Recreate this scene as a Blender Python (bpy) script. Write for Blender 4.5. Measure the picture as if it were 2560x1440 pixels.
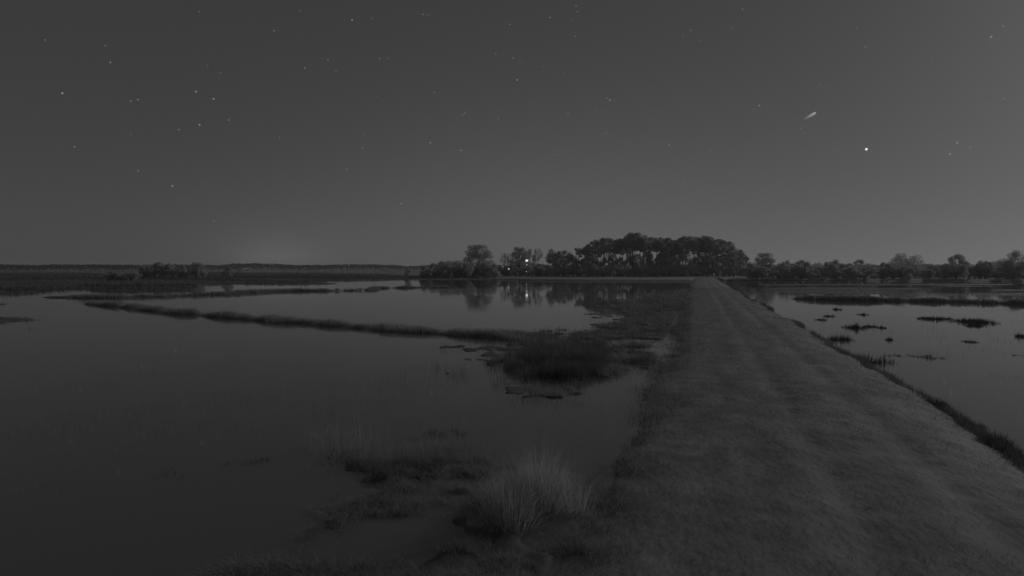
import bpy, math, random
import numpy as np
from mathutils import Vector

R = math.radians
rng = np.random.default_rng(7)
random.seed(7)
scene = bpy.context.scene
for o in list(bpy.data.objects):
    bpy.data.objects.remove(o, do_unlink=True)
C = scene.collection

# ---------------------------------------------------------------- camera
CAM_H = 4.0                      # webcam on a pole, metres above the water
F = 1525.0                       # focal length in pixels of a 2560 px wide frame
HOR = 671.0                      # horizon row
PITCH = math.atan((720 - HOR) / F)
cd = bpy.data.cameras.new('camera')
cam = bpy.data.objects.new('camera', cd)
C.objects.link(cam)
cam.location = (0, 0, CAM_H)
cam.rotation_euler = (R(90) - PITCH, 0, 0)
cd.sensor_width = 36.0
cd.lens = 36.0 * F / 2560.0
cd.clip_start = 0.1
cd.clip_end = 30000
scene.camera = cam

# ---------------------------------------------------------------- sky (monochrome night camera)
MOON_AZ, MOON_EL = R(50), R(21)  # the moon stands just outside the frame, upper right
SKY_STRENGTH = 0.0085
world = bpy.data.worlds.new('World')
scene.world = world
world.use_nodes = True
nt = world.node_tree
nt.nodes.clear()
def N(tree, kind, **kw):
    n = tree.nodes.new(kind)
    for k, v in kw.items():
        setattr(n, k, v)
    return n
out = N(nt, 'ShaderNodeOutputWorld')
bg = N(nt, 'ShaderNodeBackground')
sky = N(nt, 'ShaderNodeTexSky', sky_type='NISHITA')
sky.sun_disc = False
sky.sun_elevation = MOON_EL
sky.sun_rotation = MOON_AZ
sky.air_density = 1.0
sky.dust_density = 0.6
sky.ozone_density = 1.0
bw = N(nt, 'ShaderNodeRGBToBW')
nt.links.new(sky.outputs[0], bw.inputs[0])
# even airglow plus the moonlit sky
mul = N(nt, 'ShaderNodeMath', operation='MULTIPLY_ADD')
nt.links.new(bw.outputs[0], mul.inputs[0])
mul.inputs[1].default_value = 0.53
mul.inputs[2].default_value = 3.5
# light dome of a distant town on the left horizon
tc = N(nt, 'ShaderNodeTexCoord')
sc = N(nt, 'ShaderNodeVectorMath', operation='MULTIPLY')
sc.inputs[1].default_value = (1, 1, 1.7)
nt.links.new(tc.outputs['Generated'], sc.inputs[0])
nm = N(nt, 'ShaderNodeVectorMath', operation='NORMALIZE')
nt.links.new(sc.outputs[0], nm.inputs[0])
def dome(px, power, amp, prev):
    gaz = math.atan((px - 1280) / F)
    dt = N(nt, 'ShaderNodeVectorMath', operation='DOT_PRODUCT')
    dt.inputs[1].default_value = (math.sin(gaz), math.cos(gaz), 0.0)
    nt.links.new(nm.outputs[0], dt.inputs[0])
    mx = N(nt, 'ShaderNodeMath', operation='MAXIMUM')
    nt.links.new(dt.outputs['Value'], mx.inputs[0]); mx.inputs[1].default_value = 0.0
    pw = N(nt, 'ShaderNodeMath', operation='POWER')
    nt.links.new(mx.outputs[0], pw.inputs[0]); pw.inputs[1].default_value = power
    ma = N(nt, 'ShaderNodeMath', operation='MULTIPLY_ADD')
    nt.links.new(pw.outputs[0], ma.inputs[0]); ma.inputs[1].default_value = amp
    nt.links.new(prev, ma.inputs[2])
    return ma.outputs[0]
# airglow thickens towards the horizon all round
sep = N(nt, 'ShaderNodeSeparateXYZ')
nt.links.new(tc.outputs['Generated'], sep.inputs[0])
def M1(op, a, b=None, c=None):
    n_ = N(nt, 'ShaderNodeMath', operation=op)
    for i_, q_ in enumerate((a, b, c)):
        if q_ is None: continue
        if isinstance(q_, (int, float)): n_.inputs[i_].default_value = q_
        else: nt.links.new(q_, n_.inputs[i_])
    return n_.outputs[0]
hz = M1('POWER', M1('SUBTRACT', 1.0, M1('MINIMUM', M1('ABSOLUTE', sep.outputs['Z']), 1.0)), 4.0)
v = M1('MULTIPLY_ADD', hz, 1.4, mul.outputs[0])
v = dome(690, 500.0, 5.0, v)
v = dome(690, 90.0, 1.3, v)
v = dome(1350, 14.0, 3.3, v)
nt.links.new(v, bg.inputs['Color'])
bg.inputs['Strength'].default_value = SKY_STRENGTH
nt.links.new(bg.outputs[0], out.inputs['Surface'])

# ---------------------------------------------------------------- moonlight
ld = bpy.data.lights.new('moonlight', 'SUN')
ld.energy = 0.75
ld.angle = R(0.6)
ld.color = (1, 1, 1)
lo = bpy.data.objects.new('moonlight', ld)
C.objects.link(lo)
mdir = Vector((math.sin(MOON_AZ) * math.cos(MOON_EL), math.cos(MOON_AZ) * math.cos(MOON_EL), math.sin(MOON_EL)))
lo.rotation_euler = (-mdir).to_track_quat('-Z', 'Y').to_euler()
lo.location = mdir * 50

vs = scene.view_settings
vs.view_transform = 'Standard'
vs.look = 'None'
vs.gamma = 1.0
vs.exposure = 0.0
vs.use_curve_mapping = False

# ---------------------------------------------------------------- helpers
def ray(px, py):
    x = (px - 1280) / F
    y = (720 - py) / F
    cp, sp = math.cos(PITCH), math.sin(PITCH)
    return np.array((x, cp + y * sp, -sp + y * cp))
def G(px, py, z=0.0):
    """point of the ground plane z seen at a pixel of the photograph"""
    d = ray(px, py)
    t = (z - CAM_H) / d[2]
    return np.array((d[0] * t, d[1] * t, z))
def at(px, py, Y):
    d = ray(px, py)
    t = Y / d[1]
    return np.array((d[0] * t, Y, CAM_H + d[2] * t))

def hash2(ix, iy, s):
    h = (ix.astype(np.int64) * 374761393 + iy.astype(np.int64) * 668265263 + s * 974711) & 0xffffffff
    h = ((h ^ (h >> 13)) * 1274126177) & 0xffffffff
    h = h ^ (h >> 16)
    return (h & 0xffff) / 65535.0
def vnoise(x, y, s=0):
    x = np.asarray(x, float); y = np.asarray(y, float)
    ix = np.floor(x); iy = np.floor(y)
    fx = x - ix; fy = y - iy
    fx = fx * fx * (3 - 2 * fx); fy = fy * fy * (3 - 2 * fy)
    a = hash2(ix, iy, s); b = hash2(ix + 1, iy, s)
    c = hash2(ix, iy + 1, s); d = hash2(ix + 1, iy + 1, s)
    return (a * (1 - fx) + b * fx) * (1 - fy) + (c * (1 - fx) + d * fx) * fy
def fbm(x, y, s=0, o=4):
    t = 0; a = 0.5; n = 0
    for i in range(o):
        t = t + a * vnoise(x * 2 ** i, y * 2 ** i, s + i * 17); n += a; a *= 0.5
    return t / n * 2 - 1
def smooth(t):
    t = np.clip(t, 0, 1)
    return t * t * (3 - 2 * t)

def mesh_np(name, V, quads=None, tris=None, shade=False):
    V = np.asarray(V, np.float32)
    me = bpy.data.meshes.new(name)
    nq = 0 if quads is None else len(quads)
    ntri = 0 if tris is None else len(tris)
    loops = []
    if nq: loops.append(np.asarray(quads, np.int32).ravel())
    if ntri: loops.append(np.asarray(tris, np.int32).ravel())
    loops = np.concatenate(loops)
    me.vertices.add(len(V)); me.vertices.foreach_set('co', V.ravel())
    me.loops.add(len(loops)); me.loops.foreach_set('vertex_index', loops)
    me.polygons.add(nq + ntri)
    tot = np.concatenate([np.full(nq, 4, np.int32), np.full(ntri, 3, np.int32)])
    st = np.concatenate([[0], np.cumsum(tot)[:-1]]).astype(np.int32)
    me.polygons.foreach_set('loop_start', st)
    me.polygons.foreach_set('loop_total', tot)
    if shade:
        me.polygons.foreach_set('use_smooth', np.ones(nq + ntri, bool))
    me.update(calc_edges=True)
    me.validate()
    return me
def obj(name, me, mat=None, parent=None, loc=None):
    o = bpy.data.objects.new(name, me)
    C.objects.link(o)
    if mat is not None and me is not None and not me.materials:
        me.materials.append(mat)
    if parent is not None: o.parent = parent
    if loc is not None: o.location = [float(q) for q in loc]
    return o
def tag(o, label, cat, group=None):
    o['label'] = label; o['category'] = cat
    if group: o['group'] = group
    return o
def stuff(o, label, cat):
    o['kind'] = 'stuff'; o['label'] = label; o['category'] = cat
    return o
def grid_mesh(name, P, nu, nv, shade=True):
    i = np.arange(nu * nv).reshape(nu, nv)
    q = np.stack([i[:-1, :-1], i[1:, :-1], i[1:, 1:], i[:-1, 1:]], -1).reshape(-1, 4)
    return mesh_np(name, P.reshape(-1, 3), q, shade=shade)

# ---------------------------------------------------------------- materials (the camera sees grey only)
def material(name, lo_, hi_, scale=4.0, rough=0.9, detail=5.0, bump=0.0, trans=0.0, spec=0.2, stretch=(1, 1, 1), coords='Object', bscale=None):
    m = bpy.data.materials.new(name); m.use_nodes = True
    t = m.node_tree
    b = t.nodes['Principled BSDF']
    b.inputs['Roughness'].default_value = rough
    b.inputs['Specular IOR Level'].default_value = spec
    co = N(t, 'ShaderNodeTexCoord')
    mp = N(t, 'ShaderNodeMapping'); mp.inputs['Scale'].default_value = stretch
    t.links.new(co.outputs[coords], mp.inputs['Vector'])
    n = N(t, 'ShaderNodeTexNoise'); n.inputs['Scale'].default_value = scale; n.inputs['Detail'].default_value = detail
    n.inputs['Roughness'].default_value = 0.62
    t.links.new(mp.outputs[0], n.inputs['Vector'])
    r = N(t, 'ShaderNodeValToRGB')
    r.color_ramp.elements[0].position = 0.32; r.color_ramp.elements[1].position = 0.68
    r.color_ramp.elements[0].color = (lo_, lo_, lo_ * 0.99, 1)
    r.color_ramp.elements[1].color = (hi_, hi_, hi_ * 0.99, 1)
    t.links.new(n.outputs['Fac'], r.inputs[0])
    t.links.new(r.outputs[0], b.inputs['Base Color'])
    if bump:
        n2 = N(t, 'ShaderNodeTexNoise'); n2.inputs['Scale'].default_value = bscale or scale * 3; n2.inputs['Detail'].default_value = 4
        t.links.new(mp.outputs[0], n2.inputs['Vector'])
        bp = N(t, 'ShaderNodeBump'); bp.inputs['Strength'].default_value = bump; bp.inputs['Distance'].default_value = 0.05
        t.links.new(n2.outputs['Fac'], bp.inputs['Height'])
        t.links.new(bp.outputs[0], b.inputs['Normal'])
    if trans:
        tr = N(t, 'ShaderNodeBsdfTranslucent')
        t.links.new(r.outputs[0], tr.inputs['Color'])
        mx = N(t, 'ShaderNodeMixShader'); mx.inputs[0].default_value = trans
        t.links.new(b.outputs[0], mx.inputs[1]); t.links.new(tr.outputs[0], mx.inputs[2])
        t.links.new(mx.outputs[0], t.nodes['Material Output'].inputs['Surface'])
    return m
M = {}
M['ground'] = material('marsh_soil', 0.1, 0.2, 0.25, bump=0.6, bscale=1.5)
M['dike'] = material('mown_dike_grass', 0.14, 0.26, 1.0, bump=0.5, bscale=9.0)
_mp = [n_ for n_ in M['dike'].node_tree.nodes if n_.type == 'MAPPING'][0]
_mp.vector_type = 'TEXTURE'; _mp.inputs['Scale'].default_value = (1, 2.2, 1); _mp.inputs['Rotation'].default_value = (0, 0, -math.atan((1745 - 1280) / F))   # wear runs lengthwise
M['turf'] = material('short_turf_blades', 0.16, 0.27, 0.7, trans=0.5)
M['sedge'] = material('dark_sedge_blades', 0.24, 0.4, 0.6, trans=0.35)
M['straw'] = material('dry_straw_blades', 0.4, 0.55, 1.2, trans=0.45)
M['weed'] = material('dark_weed_blades', 0.05, 0.1, 0.6, trans=0.3)
M['weed2'] = material('marsh_rush_blades', 0.12, 0.22, 0.1, trans=0.35)
M['reed'] = material('dry_marsh_reed', 0.32, 0.5, 0.5, trans=0.45)
M['leaf'] = material('pine_and_leaf_foliage', 0.4, 0.6, 0.25, trans=0.45)
M['farleaf'] = material('far_forest_foliage', 0.03, 0.06, 0.02, trans=0.2)
M['thinleaf'] = material('thin_twig_foliage', 0.16, 0.26, 0.4, trans=0.3)
M['bark'] = material('bark', 0.06, 0.13, 1.5, bump=0.5, stretch=(3, 3, 0.4))
M['metal'] = material('weathered_pole', 0.1, 0.2, 3.0, rough=0.6)
def wet_foot(mat, z0, z1, f0, f1):
  t = mat.node_tree
  rr_ = [n_ for n_ in t.nodes if n_.type == 'VALTORGB'][0]
  ge = N(t, 'ShaderNodeNewGeometry'); sx_ = N(t, 'ShaderNodeSeparateXYZ'); t.links.new(ge.outputs['Position'], sx_.inputs[0])
  mr = N(t, 'ShaderNodeMapRange'); mr.inputs['From Min'].default_value = z0; mr.inputs['From Max'].default_value = z1
  t.links.new(sx_.outputs['Z'], mr.inputs['Value'])
  mm = N(t, 'ShaderNodeMix', data_type='RGBA')
  t.links.new(mr.outputs[0], mm.inputs['Factor'])
  dk = N(t, 'ShaderNodeMix', data_type='RGBA', blend_type='MULTIPLY'); dk.inputs['Factor'].default_value = 1.0
  dk.inputs['B'].default_value = (f0, f0, f0, 1); t.links.new(rr_.outputs[0], dk.inputs['A'])
  lt = N(t, 'ShaderNodeMix', data_type='RGBA', blend_type='MULTIPLY'); lt.inputs['Factor'].default_value = 1.0
  lt.inputs['B'].default_value = (f1, f1, f1, 1); t.links.new(rr_.outputs[0], lt.inputs['A'])
  t.links.new(dk.outputs['Result'], mm.inputs['A']); t.links.new(lt.outputs['Result'], mm.inputs['B'])
  t.links.new(mm.outputs['Result'], t.nodes['Principled BSDF'].inputs['Base Color'])
wet_foot(M['ground'], 0.1, 0.5, 0.7, 1.5)
wet_foot(M['dike'], 0.0, 0.12, 0.6, 1.0)
# water
m = bpy.data.materials.new('pond_water'); m.use_nodes = True
t = m.node_tree; b = t.nodes['Principled BSDF']
b.inputs['Base Color'].default_value = (0.115, 0.115, 0.115, 1)
b.inputs['Roughness'].default_value = 0.035
b.inputs['IOR'].default_value = 1.5
co = N(t, 'ShaderNodeTexCoord')
n = N(t, 'ShaderNodeTexNoise'); n.inputs['Scale'].default_value = 0.9; n.inputs['Detail'].default_value = 3
t.links.new(co.outputs['Object'], n.inputs['Vector'])
bp = N(t, 'ShaderNodeBump'); bp.inputs['Strength'].default_value = 0.05; bp.inputs['Distance'].default_value = 0.03
t.links.new(n.outputs['Fac'], bp.inputs['Height']); t.links.new(bp.outputs[0], b.inputs['Normal'])
n3 = N(t, 'ShaderNodeTexNoise'); n3.inputs['Scale'].default_value = 0.06; n3.inputs['Detail'].default_value = 4
t.links.new(co.outputs['Object'], n3.inputs['Vector'])
mr = N(t, 'ShaderNodeMapRange'); mr.inputs['From Min'].default_value = 0.35; mr.inputs['From Max'].default_value = 0.7
mr.inputs['To Min'].default_value = 0.015; mr.inputs['To Max'].default_value = 0.09
t.links.new(n3.outputs['Fac'], mr.inputs['Value']); t.links.new(mr.outputs[0], b.inputs['Roughness'])
M['water'] = m
def emitter(name, val, sampling='AUTO'):
    m = bpy.data.materials.new(name); m.use_nodes = True
    t = m.node_tree; t.nodes.clear()
    o = N(t, 'ShaderNodeOutputMaterial'); e = N(t, 'ShaderNodeEmission')
    e.inputs['Color'].default_value = (1, 1, 1, 1); e.inputs['Strength'].default_value = val
    t.links.new(e.outputs[0], o.inputs['Surface'])
    try: m.cycles.emission_sampling = sampling
    except Exception: pass
    return m

# ---------------------------------------------------------------- terrain
def poly_sd(X, Y, pts):
    """signed distance, positive inside"""
    inside = np.zeros(X.shape, bool); d2 = np.full(X.shape, 1e12)
    n = len(pts)
    for i in range(n):
        ax, ay = pts[i][:2]; bx, by = pts[(i + 1) % n][:2]
        ex, ey = bx - ax, by - ay
        tt = np.clip(((X - ax) * ex + (Y - ay) * ey) / (ex * ex + ey * ey + 1e-9), 0, 1)
        d2 = np.minimum(d2, (X - ax - tt * ex) ** 2 + (Y - ay - tt * ey) ** 2)
        c = ((ay > Y) != (by > Y))
        with np.errstate(divide='ignore', invalid='ignore'):
            xi = ex * (Y - ay) / (ey if abs(ey) > 1e-9 else 1e-9) + ax
        inside ^= c & (X < xi)
    d = np.sqrt(d2)
    return np.where(inside, d, -d)
def line_d(X, Y, pts):
    d2 = np.full(X.shape, 1e12)
    for i in range(len(pts) - 1):
        ax, ay = pts[i][:2]; bx, by = pts[i + 1][:2]
        ex, ey = bx - ax, by - ay
        tt = np.clip(((X - ax) * ex + (Y - ay) * ey) / (ex * ex + ey * ey + 1e-9), 0, 1)
        d2 = np.minimum(d2, (X - ax - tt * ex) ** 2 + (Y - ay - tt * ey) ** 2)
    return np.sqrt(d2)
def PX(l): return [G(*p) for p in l]

LAND = PX([(1060, 676), (1065, 690), (1150, 693), (1240, 698.5), (1330, 701.5), (1500, 702.5), (1720, 703), (1900, 702), (2050, 702),
           (2140, 702.5), (2400, 702.5), (2450, 703.5), (2700, 706), (3300, 710), (3300, 676)])
MARSH = PX([(-700, 682.5), (300, 682), (560, 681), (850, 683), (930, 687), (1010, 689), (1240, 692), (1240, 699.5), (1100, 700), (1010, 699.5),
            (900, 701), (820, 708), (750, 712), (620, 711), (590, 708), (560, 716), (500, 728), (400, 731), (300, 737), (200, 726),
            (100, 737), (-700, 742)])
RIDGE_FAR = PX([(200, 746), (300, 744), (400, 742), (500, 738), (560, 736), (635, 731), (735, 728), (835, 727.5), (925, 726), (940, 721), (1070, 719), (1140, 720)])
RIDGE_LEFT = PX([(-260, 744), (0, 750), (200, 757), (300, 766)])
RIDGE_MAIN = PX([(230, 760), (300, 766), (450, 784), (600, 796), (700, 805), (800, 811), (900, 820), (1000, 827), (1100, 834), (1180, 840), (1260, 846)])
RIDGE_RIGHT = PX([(2000, 748), (2100, 751), (2250, 753), (2400, 756), (2540, 760), (2640, 763)])
PATCH = PX([(1190, 842), (1260, 830), (1350, 828), (1480, 824), (1500, 815), (1600, 795), (1570, 770), (1630, 735), (1725, 726), (1728, 790), (1722, 830), (1715, 880), (1690, 930),
            (1620, 925), (1550, 930), (1500, 950), (1400, 950), (1330, 968), (1225, 968), (1270, 935), (1330, 885), (1240, 872)])
FORE = PX([(1670, 985), (1600, 1075), (1540, 1130), (1480, 1160), (1300, 1110), (1130, 1075), (1000, 1110), (880, 1130), (740, 1150), (640, 1210), (580, 1300), (500, 1400),
           (380, 1500), (360, 1700), (1430, 1700), (1500, 1427), (1550, 1250)])
MOTTLE = PX([(1880, 712), (2540, 709), (2640, 740), (1980, 744)])
MOTTLE_L = PX([(-200, 752), (200, 762), (340, 790), (320, 815), (200, 830), (-200, 850)])

TH = math.atan((1745 - 1280) / F)
U = np.array((math.sin(TH), math.cos(TH))); Vv = np.array((math.cos(TH), -math.sin(TH)))
DIKE_END = 262.0
def dike_uv(X, Y): return X * U[0] + Y * U[1], X * Vv[0] + Y * Vv[1]
PV = np.array([-4.6, -3.0, -1.25, -0.4, 0.6, 1.6, 3.0, 4.4, 5.2, 5.9, 6.6, 7.6, 8.6])
PZ = np.array([-0.9, -0.45, 0.0, 0.17, 0.3, 0.42, 0.52, 0.54, 0.46, 0.3, 0.0, -0.5, -0.9])
def dike_z(u, v):
    w = 0.9 * fbm(u * 0.22, v * 0.0 + 3, 5, 3)          # wandering left shore
    w2 = 0.55 * fbm(u * 0.3, v * 0.0 + 9, 6, 3)
    vv = np.where(v < 2, v + w * np.clip((2 - v) / 3, 0, 1), v - w2 * np.clip((v - 4) / 2, 0, 1))
    vv = vv + 0.45 * smooth((17 - u) / 9) * np.clip((2 - v) / 3, 0, 1)
    z = np.interp(vv, PV, PZ)
    rut = -0.05 * (np.exp(-((v - 2.2) / 0.28) ** 2) + np.exp(-((v - 3.9) / 0.28) ** 2))
    near = np.clip(1.4 - u / 60, 0.15, 1)
    z = z + rut + near * (0.035 * fbm(u * 0.7, v * 0.9, 11, 3) + 0.03 * fbm(u * 2.6, v * 3.1, 12, 3))
    return z

def ground_z(X, Y):
    D = np.hypot(X, Y)
    base = -0.45
    nz = fbm(X * 0.05, Y * 0.05, 1, 4); nf = fbm(X * 0.45, Y * 0.45, 2, 4)
    nl = fbm(X * 0.035, Y * 0.12, 3, 4)                   # streaky
    z = np.full(X.shape, base) + 0.12 * nz
    def add(mask, h):
        nonlocal z
        z = np.maximum(z, base + (h - base) * smooth(mask))
    sd = poly_sd(X, Y, LAND)
    add((sd + 3 * nz + 2.0) / 4.0, 0.55)
    add((D - 900 + 60 * nz) / 60, 0.7)
    sd = poly_sd(X, Y, MARSH)
    add((np.minimum(sd, 14) + 26 * nl + 2.0) / 8.0, 0.2)
    add((2.2 - line_d(X, Y, RIDGE_FAR) + 1.6 * nf + 0.8 * nz) / 2.4, 0.25)
    add((1.55 - line_d(X, Y, RIDGE_MAIN) + 0.8 * nf + 0.2 * nz) / 1.5, 0.13)
    add((0.6 - line_d(X, Y, RIDGE_LEFT) + 2.6 * nf + 1.5 * nz) / 1.6, 0.12)
    add((1.6 - line_d(X, Y, RIDGE_RIGHT) + 1.3 * nf + 0.8 * nz) / 2.0, 0.26)
    sd = poly_sd(X, Y, PATCH)
    add((np.minimum(sd, 1.6) * 0.7 + (2.6 + D * 0.02) * fbm(X * 0.3 + 7, Y * 0.3, 2, 3) + 2.2 * fbm(X * 1.0, Y * 1.0, 8, 4) + 0.8 + np.clip((D - 35) / 15, 0, 1.2)) / 1.3, 0.03)
    sd = poly_sd(X, Y, FORE)
    add((np.minimum(sd, 1.4) + 1.3 * nf + 1.6 * fbm(X * 0.9, Y * 0.9, 9, 3) + 0.55) / 2.2, 0.02)
    sd = poly_sd(X, Y, MOTTLE)
    add((np.minimum(sd, 4) * 0.5 + 7 * fbm(X * 0.03, Y * 0.16, 14, 3) - 1.2) / 3.0, 0.10)
    sd = poly_sd(X, Y, MOTTLE_L)
    add((np.minimum(sd, 2) * 0.5 + 5 * fbm(X * 0.07, Y * 0.25, 15, 3) - 0.9) / 2.0, 0.08)
    z = z + np.clip(1 - D / 120, 0, 1) * 0.08 * fbm(X * 2.3, Y * 2.3, 4, 3)
    u, v = dike_uv(X, Y)                                   # the sheet dips below the dike's own body
    dip = smooth((v + 1.9) / 0.6) * smooth((7.6 - v) / 0.7) * smooth((DIKE_END - 14 - u) / 8) * smooth((u + 34) / 4)
    return z + (-0.9 - z) * dip

rad = np.concatenate([[0.05, 1.5, 3.0], np.geomspace(4.5, 1300, 560), [1500, 2000, 3000]])
fr = np.linspace(R(-46), R(46), 620)
bk = np.linspace(R(46), R(314), 90)[1:-1]
ang = np.concatenate([fr, bk, [R(314)]])
RR, AA = np.meshgrid(rad, ang, indexing='ij')
X = RR * np.sin(AA); Y = RR * np.cos(AA)
Z = ground_z(X, Y)
ground = obj('ground', grid_mesh('ground', np.stack([X, Y, Z], -1), len(rad), len(ang)), M['ground'])
ground['kind'] = 'structure'

a = np.linspace(0, 2 * math.pi, 97)[:-1]
wv = np.concatenate([[[0, 0, 0]], np.stack([2980 * np.cos(a), 2980 * np.sin(a), 0 * a], -1)])
tri = np.stack([np.zeros(96, int), 1 + np.arange(96), 1 + (np.arange(96) + 1) % 96], -1)
water = obj('water', mesh_np('water', wv, tris=tri), M['water'])
water['kind'] = 'structure'

us = np.concatenate([np.arange(-25, 4, 1.0), np.arange(4, 30, 0.16), np.geomspace(30, DIKE_END, 260)])
vsn = np.linspace(-4.6, 8.6, 88)
UU, VV = np.meshgrid(us, vsn, indexing='ij')
DX = UU * U[0] + VV * Vv[0]; DY = UU * U[1] + VV * Vv[1]
dike = obj('dike_path', grid_mesh('dike_path', np.stack([DX, DY, dike_z(UU, VV)], -1)[:, ::-1], len(us), len(vsn)), M['dike'])
dike['kind'] = 'structure'
dike['label'] = 'grassy dike path running away between the two ponds'

def surf(x, y):
    x = np.asarray(x, float); y = np.asarray(y, float)
    u, v = dike_uv(x, y)
    z = ground_z(x, y)
    zd = np.where((u > -25) & (u < DIKE_END) & (v > -4.6) & (v < 8.6), dike_z(u, v), -9)
    return np.maximum(z, zd)
def surf1(p): return float(surf(np.array([p[0]]), np.array([p[1]]))[0])

# ---------------------------------------------------------------- blades of grass
def blades(name, P, H, W, lean, lean_dir=None):
    n = len(P)
    yaw = rng.uniform(0, 2 * math.pi, n)
    sx = np.cos(yaw) * W / 2; sy = np.sin(yaw) * W / 2
    ld_ = rng.uniform(0, 2 * math.pi, n) if lean_dir is None else lean_dir
    L = lean * H * rng.uniform(0.3, 1.3, n)
    mx_ = P[:, 0] + np.cos(ld_) * L * 0.35; my_ = P[:, 1] + np.sin(ld_) * L * 0.35
    tx = P[:, 0] + np.cos(ld_) * L; ty = P[:, 1] + np.sin(ld_) * L
    zt = P[:, 2] + H * np.sqrt(np.clip(1 - (lean * 0.8) ** 2, 0.1, 1)) if np.ndim(lean) else P[:, 2] + H * max(0.3, 1 - lean * 0.35)
    zm = P[:, 2] + (zt - P[:, 2]) * 0.6
    V = np.empty((n, 5, 3))
    V[:, 0] = np.stack([P[:, 0] - sx, P[:, 1] - sy, P[:, 2]], -1)
    V[:, 1] = np.stack([P[:, 0] + sx, P[:, 1] + sy, P[:, 2]], -1)
    V[:, 2] = np.stack([mx_ + sx * 0.8, my_ + sy * 0.8, zm], -1)
    V[:, 3] = np.stack([mx_ - sx * 0.8, my_ - sy * 0.8, zm], -1)
    V[:, 4] = np.stack([tx, ty, zt], -1)
    i = np.arange(n)[:, None] * 5
    return mesh_np(name, V.reshape(-1, 3), i + np.array([[0, 1, 2, 3]]), i + np.array([[3, 2, 4]]))

def scatter(name, xy, zmin, h, mat, label, cat, wmin=0.006, wk=0.0005, lean=0.5, zmax=9, thin=0.0, fs=1.0):
    if thin:                                               # patchy growth
        q_ = fbm(xy[:, 0] * 0.8 * fs, xy[:, 1] * 0.8 * fs, 61, 4)
        xy = xy[q_ > rng.normal(thin - 0.5, 0.12, len(xy))]
    z = surf(xy[:, 0], xy[:, 1])
    k = (z > zmin) & (z < zmax)
    xy = xy[k]; z = z[k]
    D = np.hypot(xy[:, 0], xy[:, 1])
    n = len(xy)
    hh = h * rng.uniform(0.45, 1.15, n) * (0.75 + 0.5 * vnoise(xy[:, 0] * 0.6, xy[:, 1] * 0.6, 31))
    P = np.stack([xy[:, 0], xy[:, 1], z - 0.02], -1)
    o = obj(name, blades(name, P, hh, np.maximum(wmin, wk * D), lean), mat)
    return stuff(o, label, cat)
def along(pts, n, w):
    pts = np.array([p[:2] for p in pts])
    seg = np.linalg.norm(np.diff(pts, axis=0), axis=1)
    # denser near the camera
    mid = np.linalg.norm((pts[1:] + pts[:-1]) / 2, axis=1)
    pr = seg / np.maximum(mid, 20); pr /= pr.sum()
    s = rng.choice(len(seg), n, p=pr); tt = rng.random(n)[:, None]
    p = pts[s] * (1 - tt) + pts[s + 1] * tt
    return p + rng.normal(0, w, (n, 2))
def in_poly(pts, n, k=1.0):
    """scatter evenly over a polygon as the camera would count it: density falls with distance"""
    pts = np.array([p[:2] for p in pts])
    r_ = np.hypot(pts[:, 0], pts[:, 1]); a_ = np.arctan2(pts[:, 0], pts[:, 1])
    outp = []
    got = 0
    while got < n:
        m_ = n * 3
        rr = np.exp(rng.uniform(math.log(max(r_.min(), 2)), math.log(r_.max()), m_))
        aa = rng.uniform(a_.min(), a_.max(), m_)
        x = rr * np.sin(aa); y = rr * np.cos(aa)
        kk = poly_sd(x, y, pts) > rng.normal(0, 0.02, m_) * rr * k
        outp.append(np.stack([x[kk], y[kk]], -1)); got += kk.sum()
    return np.concatenate(outp)[:n]

# short turf on the dike
n = 90000
u = np.exp(rng.uniform(math.log(5.5), math.log(120), n)); vv = rng.uniform(-2.6, 6.7, n)
xy = np.stack([u * U[0] + vv * Vv[0], u * U[1] + vv * Vv[1]], -1)
clump = vnoise(xy[:, 0] * 2.2, xy[:, 1] * 2.2, 41) * 0.6 + vnoise(xy[:, 0] * 0.6, xy[:, 1] * 0.6, 42) * 0.4
rut = np.exp(-((vv - 2.2) / 0.3) ** 2) + np.exp(-((vv - 3.9) / 0.3) ** 2)
xy = xy[clump - 0.3 * rut > rng.uniform(0.15, 0.75, n)]
scatter('turf_grass', xy, 0.03, 0.09, M['turf'], 'short mown grass covering the dike path', 'grass', wmin=0.007, wk=0.0006, lean=0.9)
n = 9000
u = np.exp(rng.uniform(math.log(6), math.log(45), n)); vv = rng.uniform(-2.0, 6.2, n)
xy = np.stack([u * U[0] + vv * Vv[0], u * U[1] + vv * Vv[1]], -1)
scatter('turf_tufts', xy, 0.08, 0.2, M['turf'], 'taller uneven tufts standing in the mown grass of the dike', 'grass', wmin=0.006, wk=0.0005, lean=0.8, thin=0.62, fs=1.6)
# weeds along the right foot of the dike
n = 16000
u = np.exp(rng.uniform(math.log(7), math.log(200), n)); vv = rng.normal(6.4, 0.16, n) + 0.5 * fbm(u * 0.3, u * 0 + 9, 6, 3)
k = vnoise(u * 0.35, u * 0 + 2, 51) > rng.uniform(0.25, 0.7, n)
u = u[k]; vv = vv[k]
xy = np.stack([u * U[0] + vv * Vv[0], u * U[1] + vv * Vv[1]], -1)
scatter('edge_weeds', xy, -0.2, 0.32, M['weed2'], 'dark weeds along the right waterline of the dike', 'weeds', lean=0.45)
n = 15000
u = np.exp(rng.uniform(math.log(11), math.log(200), n)); vv = rng.normal(-1.3, 0.5, n) - 0.9 * fbm(u * 0.22, u * 0 + 3, 5, 3)
k = vnoise(u * 0.3, u * 0 + 5, 52) > rng.uniform(0.25, 0.75, n)
u = u[k]; vv = vv[k]
xy = np.stack([u * U[0] + vv * Vv[0], u * U[1] + vv * Vv[1]], -1)
scatter('edge_weeds', xy, -0.3, 0.26, M['sedge'], 'dark weeds along the left waterline of the dike', 'weeds', lean=0.5)

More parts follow.
